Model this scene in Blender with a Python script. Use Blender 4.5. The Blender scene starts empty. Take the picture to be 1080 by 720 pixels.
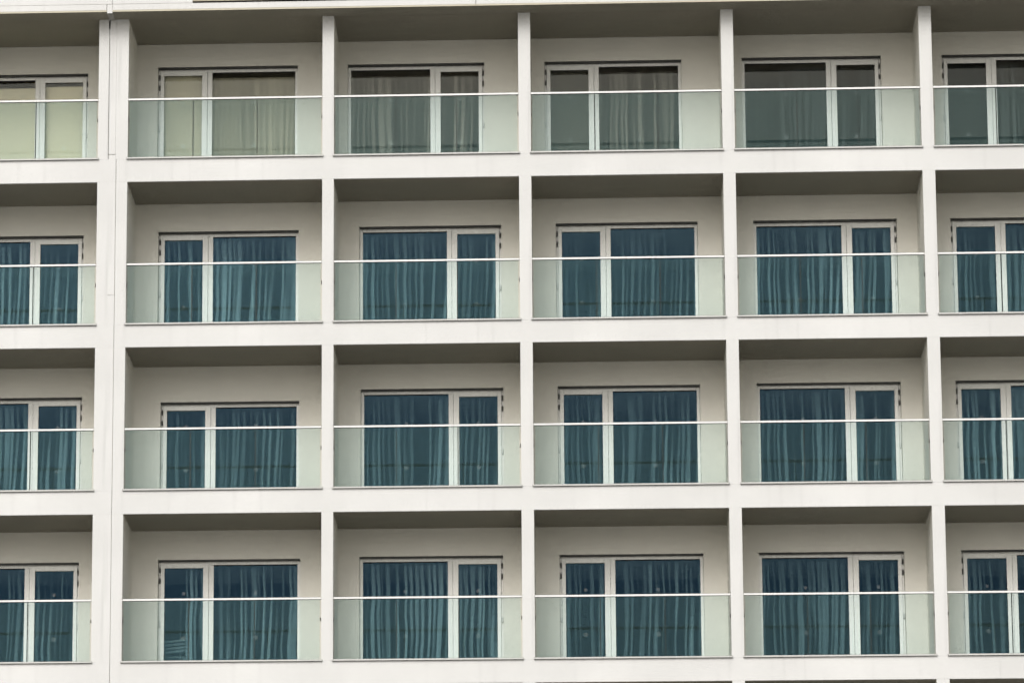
import bpy, bmesh, math, random
from mathutils import Matrix, Vector
random.seed(11)
S = bpy.context.scene
COL = S.collection

# ------------------------------------------------------------------ materials
def mat(name):
    m = bpy.data.materials.new(name); m.use_nodes = True
    nt = m.node_tree; nt.nodes.clear()
    out = nt.nodes.new('ShaderNodeOutputMaterial')
    return m, nt, out

def paint(name, col, rough=.75, var=.06, scale=1.2, bump=.15, streak=.0, spec=.3):
    m, nt, out = mat(name); N = nt.nodes.new; L = nt.links.new
    b = N('ShaderNodeBsdfPrincipled'); b.inputs['Roughness'].default_value = rough
    b.inputs['Specular IOR Level'].default_value = spec
    tc = N('ShaderNodeTexCoord')
    n = N('ShaderNodeTexNoise'); n.inputs['Scale'].default_value = scale; n.inputs['Detail'].default_value = 6
    L(tc.outputs['Object'], n.inputs['Vector'])
    r = N('ShaderNodeMapRange'); r.inputs[1].default_value = .3; r.inputs[2].default_value = .7
    r.inputs[3].default_value = 1 - var; r.inputs[4].default_value = 1 + var * .4
    L(n.outputs['Fac'], r.inputs[0])
    val = r.outputs[0]
    if streak:
        mp = N('ShaderNodeMapping'); mp.inputs['Scale'].default_value = (9, 9, .35)
        L(tc.outputs['Object'], mp.inputs[0])
        n2 = N('ShaderNodeTexNoise'); n2.inputs['Scale'].default_value = 1; n2.inputs['Detail'].default_value = 5
        L(mp.outputs[0], n2.inputs['Vector'])
        r2 = N('ShaderNodeMapRange'); r2.inputs[1].default_value = .56; r2.inputs[2].default_value = .8
        r2.inputs[3].default_value = 1; r2.inputs[4].default_value = 1 - streak
        L(n2.outputs['Fac'], r2.inputs[0])
        mu = N('ShaderNodeMath'); mu.operation = 'MULTIPLY'; L(val, mu.inputs[0]); L(r2.outputs[0], mu.inputs[1]); val = mu.outputs[0]
    mx = N('ShaderNodeVectorMath'); mx.operation = 'SCALE'; mx.inputs[0].default_value = col
    L(val, mx.inputs['Scale']); L(mx.outputs[0], b.inputs['Base Color'])
    if bump:
        n3 = N('ShaderNodeTexNoise'); n3.inputs['Scale'].default_value = 60; n3.inputs['Detail'].default_value = 4
        L(tc.outputs['Object'], n3.inputs['Vector'])
        bp = N('ShaderNodeBump'); bp.inputs['Strength'].default_value = bump; bp.inputs['Distance'].default_value = .004
        L(n3.outputs['Fac'], bp.inputs['Height']); L(bp.outputs[0], b.inputs['Normal'])
    L(b.outputs[0], out.inputs['Surface'])
    return m

def glass(name, tint, refl, dust=0.0, dustcol=(.8, .85, .8), wob=0.0, coat=(1, 1, 1)):
    """thin sheet: tinted clear transmission, a mirror reflection that grows at grazing angles, a film of dust"""
    m, nt, out = mat(name); N = nt.nodes.new; L = nt.links.new
    t = N('ShaderNodeBsdfTransparent'); t.inputs[0].default_value = (*tint, 1)
    g = N('ShaderNodeBsdfGlossy'); g.inputs['Roughness'].default_value = 0.0; g.inputs[0].default_value = (*coat, 1)
    lw = N('ShaderNodeLayerWeight'); lw.inputs['Blend'].default_value = .5
    p = N('ShaderNodeMath'); p.operation = 'POWER'; p.inputs[1].default_value = 5; L(lw.outputs['Facing'], p.inputs[0])
    q = N('ShaderNodeMath'); q.operation = 'MULTIPLY_ADD'; q.inputs[1].default_value = .8; q.inputs[2].default_value = refl
    L(p.outputs[0], q.inputs[0])
    mx = N('ShaderNodeMixShader'); L(q.outputs[0], mx.inputs[0]); L(t.outputs[0], mx.inputs[1]); L(g.outputs[0], mx.inputs[2])
    tc = N('ShaderNodeTexCoord')
    if wob:
        n = N('ShaderNodeTexNoise'); n.inputs['Scale'].default_value = 1.6; L(tc.outputs['Object'], n.inputs['Vector'])
        bp = N('ShaderNodeBump'); bp.inputs['Strength'].default_value = wob; bp.inputs['Distance'].default_value = .002
        L(n.outputs['Fac'], bp.inputs['Height']); L(bp.outputs[0], g.inputs['Normal'])
    last = mx.outputs[0]
    if dust:
        d = N('ShaderNodeBsdfDiffuse'); d.inputs[0].default_value = (*dustcol, 1)
        n = N('ShaderNodeTexNoise'); n.inputs['Scale'].default_value = 1.1; n.inputs['Detail'].default_value = 5
        L(tc.outputs['Object'], n.inputs['Vector'])
        r = N('ShaderNodeMapRange'); r.inputs[1].default_value = .3; r.inputs[2].default_value = .7
        r.inputs[3].default_value = dust * .75; r.inputs[4].default_value = dust * 1.25
        L(n.outputs['Fac'], r.inputs[0])
        m2 = N('ShaderNodeMixShader'); L(r.outputs[0], m2.inputs[0]); L(last, m2.inputs[1]); L(d.outputs[0], m2.inputs[2])
        last = m2.outputs[0]
    L(last, out.inputs['Surface'])
    return m

def sheer(name, col, lo=.35, hi=.95, scale=14., contrast=1.0, vary=.12):
    """voile: gathers of denser and thinner cloth running down the curtain"""
    m, nt, out = mat(name); N = nt.nodes.new; L = nt.links.new
    tc = N('ShaderNodeTexCoord'); mp = N('ShaderNodeMapping'); mp.inputs['Scale'].default_value = (scale, 0, .22)
    wn = N('ShaderNodeTexNoise'); wn.inputs['Scale'].default_value = 1.1; wn.inputs['Detail'].default_value = 1
    L(tc.outputs['Object'], wn.inputs['Vector'])
    ws = N('ShaderNodeVectorMath'); ws.operation = 'MULTIPLY_ADD'; ws.inputs[1].default_value = (.11, 0, 0)
    L(wn.outputs['Color'], ws.inputs[0]); L(tc.outputs['Object'], ws.inputs[2])
    L(ws.outputs[0], mp.inputs[0])
    oi = N('ShaderNodeObjectInfo')
    n = N('ShaderNodeTexNoise'); n.noise_dimensions = '4D'; n.inputs['Scale'].default_value = 1; n.inputs['Detail'].default_value = 2
    w = N('ShaderNodeMath'); w.operation = 'MULTIPLY'; w.inputs[1].default_value = 60; L(oi.outputs['Random'], w.inputs[0])
    L(w.outputs[0], n.inputs['W']); L(mp.outputs[0], n.inputs['Vector'])
    r = N('ShaderNodeMapRange'); r.interpolation_type = 'SMOOTHSTEP'
    r.inputs[1].default_value = .54 - .27 / contrast; r.inputs[2].default_value = .54 + .27 / contrast
    r.inputs[3].default_value = lo; r.inputs[4].default_value = hi
    wv = N('ShaderNodeTexWave'); wv.wave_type = 'BANDS'; wv.bands_direction = 'X'; wv.wave_profile = 'SIN'
    wv.inputs['Scale'].default_value = .30 * 10. / scale; wv.inputs['Distortion'].default_value = 9; wv.inputs['Detail'].default_value = 1.5
    wv.inputs['Detail Scale'].default_value = .8
    L(mp.outputs[0], wv.inputs['Vector']); L(w.outputs[0], wv.inputs['Phase Offset'])
    wm = N('ShaderNodeMix'); wm.inputs[0].default_value = .17
    L(n.outputs['Fac'], wm.inputs[2]); L(wv.outputs['Fac'], wm.inputs[3])
    L(wm.outputs[0], r.inputs[0])
    sn = N('ShaderNodeTexNoise'); sn.noise_dimensions = '4D'; sn.inputs['Scale'].default_value = .22; sn.inputs['Detail'].default_value = 1
    L(mp.outputs[0], sn.inputs['Vector']); L(w.outputs[0], sn.inputs['W'])
    sr = N('ShaderNodeMapRange'); sr.inputs[1].default_value = .35; sr.inputs[2].default_value = .6; sr.inputs[3].default_value = .5; sr.inputs[4].default_value = 1
    L(sn.outputs['Fac'], sr.inputs[0])
    ra = N('ShaderNodeMath'); ra.operation = 'MULTIPLY'; L(r.outputs[0], ra.inputs[0]); L(sr.outputs[0], ra.inputs[1])
    d = N('ShaderNodeBsdfDiffuse'); tl = N('ShaderNodeBsdfTranslucent')
    vr = N('ShaderNodeMapRange'); vr.inputs[3].default_value = 1 - vary; vr.inputs[4].default_value = 1 + vary
    L(oi.outputs['Random'], vr.inputs[0])
    vc = N('ShaderNodeVectorMath'); vc.operation = 'SCALE'; vc.inputs[0].default_value = col; L(vr.outputs[0], vc.inputs['Scale'])
    L(vc.outputs[0], d.inputs[0]); L(vc.outputs[0], tl.inputs[0])
    dm = N('ShaderNodeMixShader'); dm.inputs[0].default_value = .25; L(d.outputs[0], dm.inputs[1]); L(tl.outputs[0], dm.inputs[2])
    t = N('ShaderNodeBsdfTransparent')
    mx = N('ShaderNodeMixShader'); L((ra if lo < .4 else r).outputs[0], mx.inputs[0]); L(t.outputs[0], mx.inputs[1]); L(dm.outputs[0], mx.inputs[2])
    L(mx.outputs[0], out.inputs['Surface'])
    return m

M = {}
M['white'] = paint('white facade paint', (.78, .78, .77), .8, .09, .7, .12, .16)
M['beige'] = paint('beige render', (.76, .735, .665), .85, .07, 1.3, .35, .05)
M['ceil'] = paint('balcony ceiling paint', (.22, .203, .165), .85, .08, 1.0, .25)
M['fascia'] = paint('cream metal edge', (.62, .58, .45), .5, .05, 2, 0)
M['upstand'] = paint('beige coping paint', (.5, .44, .33), .7, .1, 2, .1)
M['frame'] = paint('white door frame', (.86, .85, .81), .38, .03, 3, 0, 0, .5)
M['rail'] = paint('satin metal handrail', (.86, .86, .85), .35, .03, 4, 0, 0, .5)
M['sill'] = paint('pale metal channel', (.62, .62, .6), .4, .05, 4, 0, 0, .5)
M['hinge'] = paint('dark metal and painted shade', (.03, .029, .028), .45, .05, 8, 0)  # also the painted shade under door heads and on the upper hinges
M['gasket_and_shade'] = paint('black rubber gasket', (.015, .015, .014), .6, .05, 8, 0)  # also painted on as shade at the handrail, channel and parapet
M['sealant'] = paint('grey joint sealant', (.3, .29, .27), .8, .3, 5, .2)
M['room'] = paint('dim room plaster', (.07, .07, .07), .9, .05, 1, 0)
M['tile'] = paint('grey balcony tile', (.45, .44, .42), .6, .08, 3, 0)
M['ground'] = paint('asphalt and paving', (.38, .37, .34), .9, .2, .15, 0)
M['edge'] = paint('dark green glass edge', (.008, .02, .018), .3, .02, 3, 0)
M['bal'] = glass('balustrade glass', (.915, .963, .968), .013, .004, (.72, .86, .82), coat=(.32, .62, .62))
M['pane'] = glass('blue tinted door glass', (.84, .93, .955), .10, 0, coat=(.03, .068, .112))
M['pane_top'] = glass('grey tinted door glass', (.975, .975, .96), .045, 0, coat=(.27, .28, .26))
M['sticker'] = glass('frosted sticker film', (.9, .93, .93), .02, .010, (.8, .85, .85))
M['blue'] = sheer('blue grey voile', (.52, .55, .54), .0, .90, 10, 3.2, .30)
M['grey'] = sheer('olive grey voile', (.42, .41, .37), .16, .92, 10, 2.2)
M['beigecurt'] = sheer('grey beige voile', (.74, .70, .56), .5, .95, 7, 1.2)
M['teal'] = sheer('dark teal voile', (.13, .155, .16), .02, .85, 10, 2.2)
M['plain_dark'] = sheer('plain dark blind cloth', (.035, .042, .042), .75, .9, 2, 1)
M['plain_beige'] = sheer('plain beige blind cloth', (.95, .91, .74), .95, 1., 2, 1)
M['plain_olive'] = sheer('plain olive blind cloth', (.17, .165, .14), .85, .98, 2, 1)
M['chair'] = paint('pale slatted wood', (.32, .32, .30), .6, .05, 4, 0)

# ------------------------------------------------------------------ mesh helpers
class MB:
    def __init__(s): s.bm = bmesh.new(); s.mats = []
    def mi(s, m):
        if m not in s.mats: s.mats.append(m)
        return s.mats.index(m)
    def box(s, x0, x1, y0, y1, z0, z1, m='white', side=None, under=None, bev=0.0, back=None):
        v = [s.bm.verts.new(p) for p in ((x0,y0,z0),(x1,y0,z0),(x1,y1,z0),(x0,y1,z0),(x0,y0,z1),(x1,y0,z1),(x1,y1,z1),(x0,y1,z1))]
        fs = []
        for k, q in (('u',(0,3,2,1)),('t',(4,5,6,7)),('f',(0,1,5,4)),('s',(1,2,6,5)),('b',(2,3,7,6)),('s',(3,0,4,7))):
            f = s.bm.faces.new([v[i] for i in q]); fs.append(f)
            mm = side if (k == 's' and side) else under if (k == 'u' and under) else back if (k == 'b' and back) else m
            f.material_index = s.mi(mm)
        if bev:
            es = {e for f in fs for e in f.edges}
            bmesh.ops.bevel(s.bm, geom=list(es), offset=bev, segments=2, affect='EDGES', profile=.5)
        return s
    def cyl(s, c, r, axis, h, m, n=20):
        rot = {'z': Matrix(), 'y': Matrix.Rotation(math.pi/2, 4, 'X'), 'x': Matrix.Rotation(math.pi/2, 4, 'Y')}[axis]
        res = bmesh.ops.create_cone(s.bm, cap_ends=True, segments=n, radius1=r, radius2=r, depth=h, matrix=Matrix.Translation(c) @ rot)
        for f in {f for v in res['verts'] for f in v.link_faces}: f.material_index = s.mi(m)
        return s
    def build(s, name, parent=None, origin=None):
        o_ = Vector(origin) if origin else None
        if o_ is None:
            xs = [v.co for v in s.bm.verts]
            o_ = Vector((min(c.x for c in xs), min(c.y for c in xs), min(c.z for c in xs)))
        for v in s.bm.verts: v.co -= o_
        me = bpy.data.meshes.new(name); s.bm.to_mesh(me); s.bm.free()
        for m in s.mats: me.materials.append(M[m])
        o = bpy.data.objects.new(name, me); COL.objects.link(o)
        o.location = o_
        if parent is not None:
            o.parent = parent
            # every ancestor is unrotated and unscaled: keep world position
            w = Vector((0, 0, 0)); p = parent
            while p: w += p.location; p = p.parent
            o.location = o_ - w
        return o

def tag(o, label, cat, group=None):
    o['label'] = label; o['category'] = cat
    if group: o['group'] = group
    return o

# ------------------------------------------------------------------ layout (metres; facade plane y=0, +y into the building)
D = 1.40                       # balcony depth
WALL = .26
BOT = {1: 8.70, 2: 5.787, 3: 2.923, 4: 0.0, 5: -2.91}
TOP = {1: 11.192, 2: 8.298, 3: 5.398, 4: 2.522, 5: -.39}
BAY = {0: (-1.95, 1.254), 1: (1.766, 5.093), 2: (5.290, 8.435), 3: (8.642, 11.886), 4: (12.094, 15.237), 5: (15.449, 18.60)}
XMIN, XMAX, YB = -2.16, 18.81, 6.2
RAILH = 1.061
# opening left, right, head height; leaf side
DOORS = {(1,0):(-1.47,.907,1.985),(1,1):(2.127,4.577,2.074),(1,2):(5.445,7.824,2.071),(1,3):(8.867,11.243,2.066),(1,4):(12.284,14.688,2.080),(1,5):(15.734,18.11,2.075),
(2,0):(-1.57,.865,1.972),(2,1):(2.163,4.599,2.013),(2,2):(5.650,8.102,2.055),(2,3):(9.039,11.479,2.066),(2,4):(12.433,14.888,2.066),(2,5):(15.804,18.25,2.060),
(3,0):(-1.57,.878,1.955),(3,1):(2.231,4.621,1.846),(3,2):(5.673,8.121,2.034),(3,3):(9.045,11.475,2.047),(3,4):(12.439,14.884,2.056),(3,5):(15.811,18.25,2.062),
(4,0):(-1.57,.864,1.985),(4,1):(2.217,4.647,2.013),(4,2):(5.653,8.098,2.035),(4,3):(9.051,11.488,2.034),(4,4):(12.421,14.868,2.038),(4,5):(15.824,18.27,2.047),
(5,0):(-1.57,.865,2.02),(5,1):(2.21,4.64,2.02),(5,2):(5.653,8.098,2.03),(5,3):(9.05,11.485,2.03),(5,4):(12.42,14.87,2.03),(5,5):(15.82,18.27,2.03)}
JX = 1.571                     # expansion joint
GROUND = -13.9

hotel = bpy.data.objects.new('hotel_building', None); COL.objects.link(hotel)
hotel.location = (8.3, 0, GROUND)
tag(hotel, 'white hotel block with a grid of recessed balconies fronted by clear glass railings', 'building')

# floor slabs, cut at the expansion joint
for r in (1, 2, 3, 4, 5):
    z1 = BOT[r]; z0 = TOP[r+1] if r < 5 else BOT[5] - .38
    for a, b in ((XMIN, JX - .004), (JX + .004, XMAX)):
        MB().box(a, b, 0, YB, z0, z1, 'white', bev=.006).build('floor_slab', hotel)
# joint filler, set back in the gap
mb = MB()
mb.box(JX - .0035, JX + .0035, .008, .3, BOT[5] - .3, BOT[1] - .002, 'sealant')
mb.build('joint_sealant', hotel)
# roof slab and its overhanging fascia
OV = .42
for a, b in ((XMIN, JX - .012), (JX - .010, 7.728), (7.732, XMAX)):
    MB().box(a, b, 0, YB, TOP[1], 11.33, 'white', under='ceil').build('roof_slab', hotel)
for a, b in ((XMIN, 1.425), (1.525, 7.728), (7.732, XMAX)):
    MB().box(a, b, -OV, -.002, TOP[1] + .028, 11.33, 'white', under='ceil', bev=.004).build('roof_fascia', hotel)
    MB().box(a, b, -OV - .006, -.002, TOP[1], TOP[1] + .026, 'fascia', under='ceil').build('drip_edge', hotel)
MB().box(1.428, 1.522, -OV + .01, -.002, TOP[1] - .02, 11.33, 'white', under='sealant').build('fascia_joint_cover', hotel)
# what stands on the roof edge
MB().box(XMIN, 1.515, -OV + .001, 3, 11.332, 12.3, 'white').build('parapet', hotel)
MB().box(1.523, 2.895, -OV + .001, 3, 11.332, 12.3, 'white').build('parapet', hotel)
MB().box(2.90, XMAX, -OV - .02, -.1, 11.345, 11.352, 'gasket_and_shade').box(2.90, XMAX, -OV + .012, 3, 11.354, 12.25, 'upstand').box(2.90, XMAX, -OV + .03, 3, 11.332, 11.343, 'gasket_and_shade').build('parapet', hotel)  # black strips paint in the shadow gap below the beige upstand

# dividing walls between balconies, one per storey
FIN = [(BAY[i][1], BAY[i+1][0]) for i in range(1, 5)]
for r in (1, 2, 3, 4, 5):
    z0, z1 = BOT[r] + .0, TOP[r] - .0
    for a, b in FIN + [(XMIN, BAY[0][0]), (BAY[5][1], XMAX)]:
        MB().box(a, b, 0, YB, z0, z1, 'white', side='beige').build('dividing_wall', hotel)
    if r == 1:
        g = 1.434
        mb = MB().box(BAY[0][1], g - .005, 0, YB, z0, z1, 'white', side='beige')
        mb.box(g + .004, 1.5545, .004, YB, z0, z1, 'white').box(1.5575, BAY[1][0], 0, YB, z0, z1, 'white', side='beige')
        mb.build('pier', hotel)
        mb = MB().box(g - .0045, g + .0035, .03, .3, z0, z1, 'gasket_and_shade')
        mb.box(g - .012, JX, -.0012, .002, z0 + .085, z0 + .092, 'sealant')
        mb.box(g - .014, g + .010, -.0015, .001, z1 - .16, z1 - .02, 'gasket_and_shade')
        mb.box(g - .008, g + .006, -.0015, .001, z1 - .62, z1 - .44, 'sealant')
        mb.build('pier_joint', hotel)
    else:
        MB().box(BAY[0][1], JX - .004, 0, YB, z0, z1, 'white', side='beige').build('pier', hotel)
        MB().box(JX + .004, BAY[1][0], 0, YB, z0, z1, 'white', side='beige').build('pier', hotel)
        if r == 2:
            MB().box(JX - .12, JX - .006, -.0012, .001, z0 + .52, z0 + .527, 'sealant').build('pier_crack', hotel)
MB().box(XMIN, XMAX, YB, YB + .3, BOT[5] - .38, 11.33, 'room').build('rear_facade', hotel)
MB().box(XMIN, XMAX, .02, YB + .3, GROUND, BOT[5] - .382, 'white').build('podium_wall', hotel)

# ------------------------------------------------------------------ bays
def leaf_right(r, c): return c % 2 == 0

for r in (1, 2, 3, 4, 5):
    for c in range(6):
        L, R = BAY[c]; b, t = BOT[r], TOP[r]
        xl, xr, hh = DOORS[(r, c)]; H = b + hh
        y0 = D
        e = .001
        # rear wall of the balcony, with the door opening
        mb = MB()
        mb.box(L + e, xl, y0, y0 + WALL, b, t - .006, 'beige').box(xr, R - e, y0, y0 + WALL, b, t - .006, 'beige').box(xl, xr, y0, y0 + WALL, H, t - .006, 'beige')
        mb.build('balcony_wall', hotel)
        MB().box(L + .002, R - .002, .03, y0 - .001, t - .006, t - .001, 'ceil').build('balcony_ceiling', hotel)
        MB().box(L + .002, R - .002, .09, y0 - .001, b + .001, b + .012, 'tile').build('balcony_floor', hotel)
        MB().box(xl + .001, xr - .001, y0 + .004, y0 + WALL - .01, H - .014, H - .001, 'hinge').build('head_shade_strip', hotel)  # dark strip painting in the shade of the door head reveal
        # door set
        fy0, fy1 = y0 + .115, y0 + .185
        right = leaf_right(r, c)
        def X(u):          # u measured from the hinge-side reveal inwards
            return xr - u if right else xl + u
        W = xr - xl
        def bx(mb, u0, u1, *a, **k):
            p, q = sorted((X(u0), X(u1))); mb.box(p, q, *a, **k)
        mb = MB()
        top = H - .016
        bx(mb, .004, .037, fy0 + .012, fy1, b + .012, top, 'frame')                    # shaded hinge side rebate
        bx(mb, .862, .944, fy0, fy1, b + .06, top - .055, 'frame', bev=.004)               # mullion
        bx(mb, W - .055, W - .003, fy0, fy1, b + .012, top, 'frame', bev=.004)            # jamb
        bx(mb, .038, W - .056, fy0, fy1, top - .054, top, 'frame', bev=.004)              # head
        bx(mb, .038, W - .056, fy0, fy1, b + .012, b + .059, 'frame', bev=.004)           # threshold
        bx(mb, .945, W - .056, fy0 + .012, fy1 - .01, top - .068, top - .0545, 'gasket_and_shade')
        door = mb.build('balcony_door', hotel)
        # opening leaf
        mb = MB(); z0, z1 = b + .062, top - .024; ly0, ly1 = fy0 - .014, fy0 - .001
        ly1b = fy1 - .02
        bx(mb, .040, .104, ly0, ly1, z0, z1, 'frame', bev=.004)
        bx(mb, .764, .858, ly0, ly1, z0, z1, 'frame', bev=.004)
        bx(mb, .1045, .7635, ly0, ly1, z1 - .085, z1, 'frame', bev=.004)
        bx(mb, .1045, .7635, ly0, ly1, z0, z0 + .10, 'frame', bev=.004)
        bx(mb, .040, .104, fy0, ly1b, z0, z1 - .032, 'gasket_and_shade'); bx(mb, .764, .858, fy0, ly1b, z0, z1 - .032, 'gasket_and_shade')
        leaf = mb.build('door_leaf', door)
        pm = 'pane' if r > 1 else 'pane_top'
        mb = MB(); bx(mb, .1045, .7635, fy0 + .020, fy0 + .026, z0 + .05, z1 - .04, pm); mb.build('glass_pane', door)
        mb = MB(); bx(mb, .9445, W - .0555, fy0 + .020, fy0 + .026, b + .06, top - .0545, pm); mb.build('glass_pane', door)
        for dz, k in ((.20, 'hinge'), (.385, 'hinge'), (1.13, 'sill')):  # upper two coloured dark to paint in the shade near the head
            mb = MB(); bx(mb, .012, .034, fy0 - .02, fy0 + .012, H - dz, H - dz + .085, k, bev=.003); mb.build('hinge', door)
        if r < 5:
            for u in (.434, (W + .89) / 2):
                for dz in (.68, 1.45):
                    mb = MB(); mb.cyl((X(u), fy0 + .017, b + dz), .04 if dz < 1 else .03, 'y', .003, 'sticker'); mb.build('round_sticker', door)
        # railing: channel with end clamps > handrail, three glass panels
        mb = MB()
        mb.box(L - .018, R + .018, -.034, -.002, b - .006, b + .026, 'sill', under='gasket_and_shade', bev=.003)  # black underside paints in the shadow line below the channel
        mb.box(L + .003, R - .003, .0, .075, b + .001, b + .024, 'sill')
        for q, s in ((L, 1), (R, -1)):
            p0, p1 = sorted((q + s * .001, q + s * .018)); mb.box(p0, p1, .0, .06, b + .68, b + .73, 'hinge')
        gx0, gx1 = L + .019, R - .019; w3 = (gx1 - gx0) / 3
        for i in (1, 2): mb.box(gx0 + i*w3 - .007, gx0 + i*w3 + .007, .0245, .0355, b + .027, b + RAILH - .0195, 'edge')
        rail = mb.build('balcony_railing', hotel)
        MB().box(L + .001, R - .001, .008, .052, b + RAILH - .019, b + RAILH + .020, 'rail', under='gasket_and_shade', back='gasket_and_shade', bev=.004).build('handrail', rail)  # shade painted in: back and underside of the pale rail are black
        gx0, gx1 = L + .019, R - .019; w3 = (gx1 - gx0) / 3
        for i in range(3):
            MB().box(gx0 + i*w3 + .008, gx0 + (i+1)*w3 - .008, .024, .036, b + .027, b + RAILH - .0195, 'bal', side='edge').build('glass_panel', rail)

# ------------------------------------------------------------------ curtains and blinds behind the doors (hung in the rooms: things of their own)
def pleated(x0, x1, y, z0, z1, seed, m, amp=.035, per=.13):
    rnd = random.Random(seed)
    mb = MB(); n = int((x1 - x0) / .012); nz = 10
    ph = []; p = rnd.random() * 6
    for i in range(n + 1):
        ph.append(p); p += 2 * math.pi * .012 / (per * (0.75 + .5 * rnd.random()))
    slow = [(rnd.uniform(.8, 2.2), rnd.random() * 6, rnd.uniform(.5, 1.)) for _ in range(3)]
    lean = [rnd.uniform(-.05, .05) for _ in range(6)]
    mi = mb.mi(m); grid = []
    for j in range(nz + 1):
        tz = j / nz; z = z1 + (z0 - z1) * tz; row = []
        for i in range(n + 1):
            x = x0 + (x1 - x0) * i / n
            a = amp * (.55 + .6 * tz) * (.7 + .5 * math.sin(slow[0][0]*x*3 + slow[0][1]))
            yy = a * math.sin(ph[i] + .5 * tz * math.sin(x * 4 + slow[1][1])) + .012 * math.sin(ph[i] * .37 + slow[2][1])
            k = (x - x0) / (x1 - x0) * 5; k0 = min(4, int(k)); ln = lean[k0] * (1 - (k - k0)) + lean[k0+1] * (k - k0)
            row.append(mb.bm.verts.new((x + ln * tz * (1 if 0 < i < n else 0), y + yy, z)))
        grid.append(row)
    for j in range(nz):
        for i in range(n):
            f = mb.bm.faces.new((grid[j][i], grid[j+1][i], grid[j+1][i+1], grid[j][i+1])); f.smooth = True; f.material_index = mi
    return mb

def blind(x0, x1, y, z0, z1, m):
    mb = MB()
    mb.box(x0, x1, y, y + .003, z0, z1, m).box(x0, x1, y - .004, y + .007, z0 - .02, z0, 'frame')
    mb.cyl(((x0+x1)/2, y + .02, z1 + .012), .022, 'x', x1 - x0, m)
    return mb

ROWN = {1: 'top row', 2: 'second row down', 3: 'third row down', 4: 'lowest row'}
BAYN = {0: 'bay at the left edge', 1: 'just right of the wide pier', 2: 'second bay right of the pier',
        3: 'third bay right of the pier', 4: 'fourth bay right of the pier', 5: 'bay at the right edge'}
CY = D + .265; BY = D + .225
for r in (1, 2, 3, 4):
    for c in range(6):
        xl, xr, hh = DOORS[(r, c)]; b = BOT[r]; H = b + hh
        right = leaf_right(r, c); where = ROWN[r] + ', ' + BAYN[c]
        x0, x1 = xl - .12, xr + .12
        split = xr - .90 if right else xl + .90
        gC = 'sheer curtains behind the balcony doors'; gB = 'roller blinds behind the balcony doors'
        if r > 1:
            if (r, c) == (4, 1):
                mb = pleated(xl + .375, x1, CY, b + .015, H + .02, 41, 'blue')
                lab = 'blue grey sheer curtain drawn partly open, lowest row, just right of the wide pier'
            else:
                mb = pleated(x0, x1, CY, b + .015, H + .02, r*10 + c, 'blue', .028 + .012 * random.random(), .11 + .05 * random.random())
                lab = 'closed blue grey sheer curtain, ' + where
            tag(mb.build('sheer_curtain', None), lab, 'curtain', gC)
        elif c == 0:
            tag(blind(x0, split - .005, BY, b + .03, H - .21, 'plain_beige').build('roller_blind'), 'pale beige roller blind behind the wide fixed pane, top row, at the left edge', 'blind', gB)
            tag(blind(split + .005, x1, BY, b + .03, H - .19, 'plain_beige').build('roller_blind'), 'pale beige roller blind behind the narrow door, top row, left of the wide pier', 'blind', gB)
        elif c == 1:
            tag(blind(x0, split - .005, BY, b + .03, H - .125, 'plain_beige').build('roller_blind'), 'plain beige roller blind behind the narrow door, top row, right of the pier', 'blind', gB)
            tag(pleated(split + .005, x1, CY, b + .015, H - .13, 11, 'beigecurt', .02, .1).build('sheer_curtain'), 'beige grey sheer curtain beside the beige blind, top row, right of the pier', 'curtain', gC)
        elif c == 2:
            tag(pleated(x0, x1, CY, b + .015, H - .14, 12, 'grey', .03, .12).build('sheer_curtain'), 'olive grey sheer curtain, ' + where, 'curtain', gC)
        elif c == 3:
            tag(blind(x0, split - .005, BY, b + .03, H - .10, 'plain_olive').build('roller_blind'), 'plain olive roller blind, ' + where, 'blind', gB)
            tag(pleated(split + .005, x1, CY, b + .015, H - .13, 13, 'grey', .03, .12).build('sheer_curtain'), 'olive grey sheer curtain beside an olive blind, ' + where, 'curtain', gC)
        elif c == 4:
            tag(pleated(x0, x1, CY, b + .015, H - .11, 14, 'teal', .03, .12).build('sheer_curtain'), 'dark teal sheer curtain, ' + where, 'curtain', gC)
        else:
            tag(blind(x0, split - .005, BY, b + .03, H - .05, 'plain_dark').build('roller_blind'), 'plain dark grey roller blind behind the narrow door, top row, right edge', 'blind', gB)
            tag(pleated(split + .005, x1, CY, b + .015, H - .09, 15, 'teal', .03, .12).build('sheer_curtain'), 'dark teal sheer curtain beside the dark blind, top row, right edge', 'curtain', gC)

# slatted chair seen through the half-open curtain
ch = bpy.data.objects.new('slatted_chair', None); COL.objects.link(ch); ch.location = (2.40, D + .75, 0)
tag(ch, 'pale slatted chair inside the room behind the partly open curtain, lowest row', 'chair')
cx0, cx1, cy0 = 2.16, 2.64, D + .50
def slat(mb, z, yy, tilt):
    n0 = len(mb.bm.verts); mb.box(cx0, cx1, yy, yy + .02, z, z + .035, 'chair')
    mb.bm.verts.ensure_lookup_table()
    for v in mb.bm.verts[n0:]: v.co.z += tilt * (v.co.x - cx0)
mb = MB()
for i in range(4): slat(mb, .47 + i * .062, cy0 + i * .01, .10)
mb.build('backrest', ch)
mb = MB()
for i in range(6): mb.box(cx0, cx1, cy0 + .04 + i * .075, cy0 + .10 + i * .075, .42, .44, 'chair')
mb.build('seat', ch)
for px in (cx0, cx1 - .035):
    for py, h in ((cy0 + .04, .418), (cy0 + .46, .418)):
        MB().box(px, px + .035, py, py + .035, .001, h, 'chair').build('leg', ch)

# ------------------------------------------------------------------ ground
g = MB().box(-600, 620, -700, 500, GROUND - .2, GROUND, 'ground').build('ground')
g['kind'] = 'structure'

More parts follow.
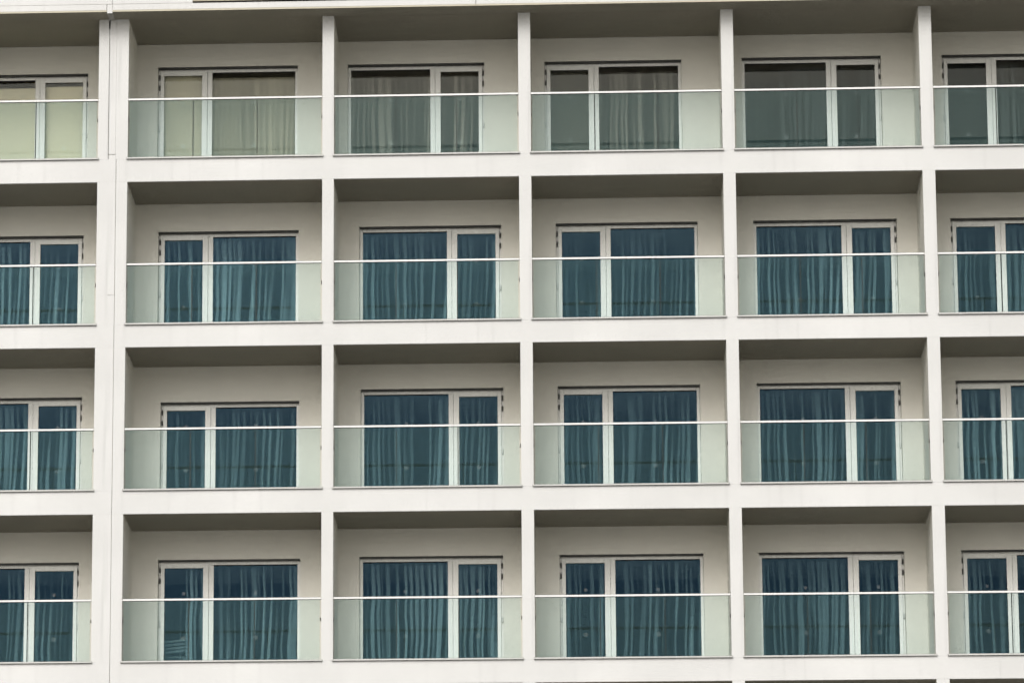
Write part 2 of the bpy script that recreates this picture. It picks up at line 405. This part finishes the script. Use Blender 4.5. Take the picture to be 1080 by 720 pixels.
# ------------------------------------------------------------------ camera (solved from the photograph)
f, yaw, pit, rol, cx, cz, dist = 4512.77, -.0540042, .208289, .00059663, 9.47556, -12.24357, 69.8338
sx, sy = -162.7118, 178.2946
fw = Vector((math.sin(yaw)*math.cos(pit), math.cos(yaw)*math.cos(pit), math.sin(pit)))
rt = Vector((math.cos(yaw), -math.sin(yaw), 0)); up = rt.cross(fw)
r2 = math.cos(rol)*rt + math.sin(rol)*up; u2 = -math.sin(rol)*rt + math.cos(rol)*up
cam = bpy.data.cameras.new('camera'); co = bpy.data.objects.new('camera', cam); COL.objects.link(co)
mw = Matrix(((r2.x, u2.x, -fw.x, cx), (r2.y, u2.y, -fw.y, -dist), (r2.z, u2.z, -fw.z, cz), (0, 0, 0, 1)))
co.matrix_world = mw
cam.sensor_width = 36; cam.lens = f / 1080 * 36; cam.shift_x = -sx / 1080; cam.shift_y = sy / 1080
cam.clip_start = .5; cam.clip_end = 2000
S.camera = co

# ------------------------------------------------------------------ light: bright overcast day
EL, AZ = math.radians(38), math.radians(-14)      # sun high in front of the facade, a little to the left
sv = Vector((math.sin(AZ) * math.cos(EL), -math.cos(AZ) * math.cos(EL), math.sin(EL)))   # towards the sun
sun = bpy.data.lights.new('sun', 'SUN'); sun.energy = .6; sun.angle = math.radians(30); sun.color = (1, .98, .955)
so = bpy.data.objects.new('sun', sun); COL.objects.link(so)
so.rotation_euler = sv.to_track_quat('Z', 'Y').to_euler(); so.location = sv * 60
w = bpy.data.worlds.new('World'); S.world = w; w.use_nodes = True
nt = w.node_tree; nt.nodes.clear()
sk = nt.nodes.new('ShaderNodeTexSky'); sk.sky_type = 'NISHITA'; sk.sun_disc = False
sk.sun_elevation = EL; sk.sun_rotation = math.atan2(sv.x, sv.y)
sk.air_density = 1.4; sk.dust_density = 5; sk.ozone_density = 1
hs = nt.nodes.new('ShaderNodeHueSaturation'); hs.inputs['Saturation'].default_value = .3
bg = nt.nodes.new('ShaderNodeBackground'); bg.inputs['Strength'].default_value = .13
ow = nt.nodes.new('ShaderNodeOutputWorld')
nt.links.new(sk.outputs[0], hs.inputs['Color']); nt.links.new(hs.outputs[0], bg.inputs[0]); nt.links.new(bg.outputs[0], ow.inputs[0])

S.view_settings.view_transform = 'Standard'; S.view_settings.look = 'None'
S.view_settings.exposure = 0.02; S.view_settings.gamma = 1
S.view_settings.use_curve_mapping = False
S.cycles.max_bounces = 10; S.cycles.diffuse_bounces = 5; S.cycles.transparent_max_bounces = 16
S.cycles.use_denoising = True; S.cycles.denoising_input_passes = 'RGB'; S.cycles.use_adaptive_sampling = False
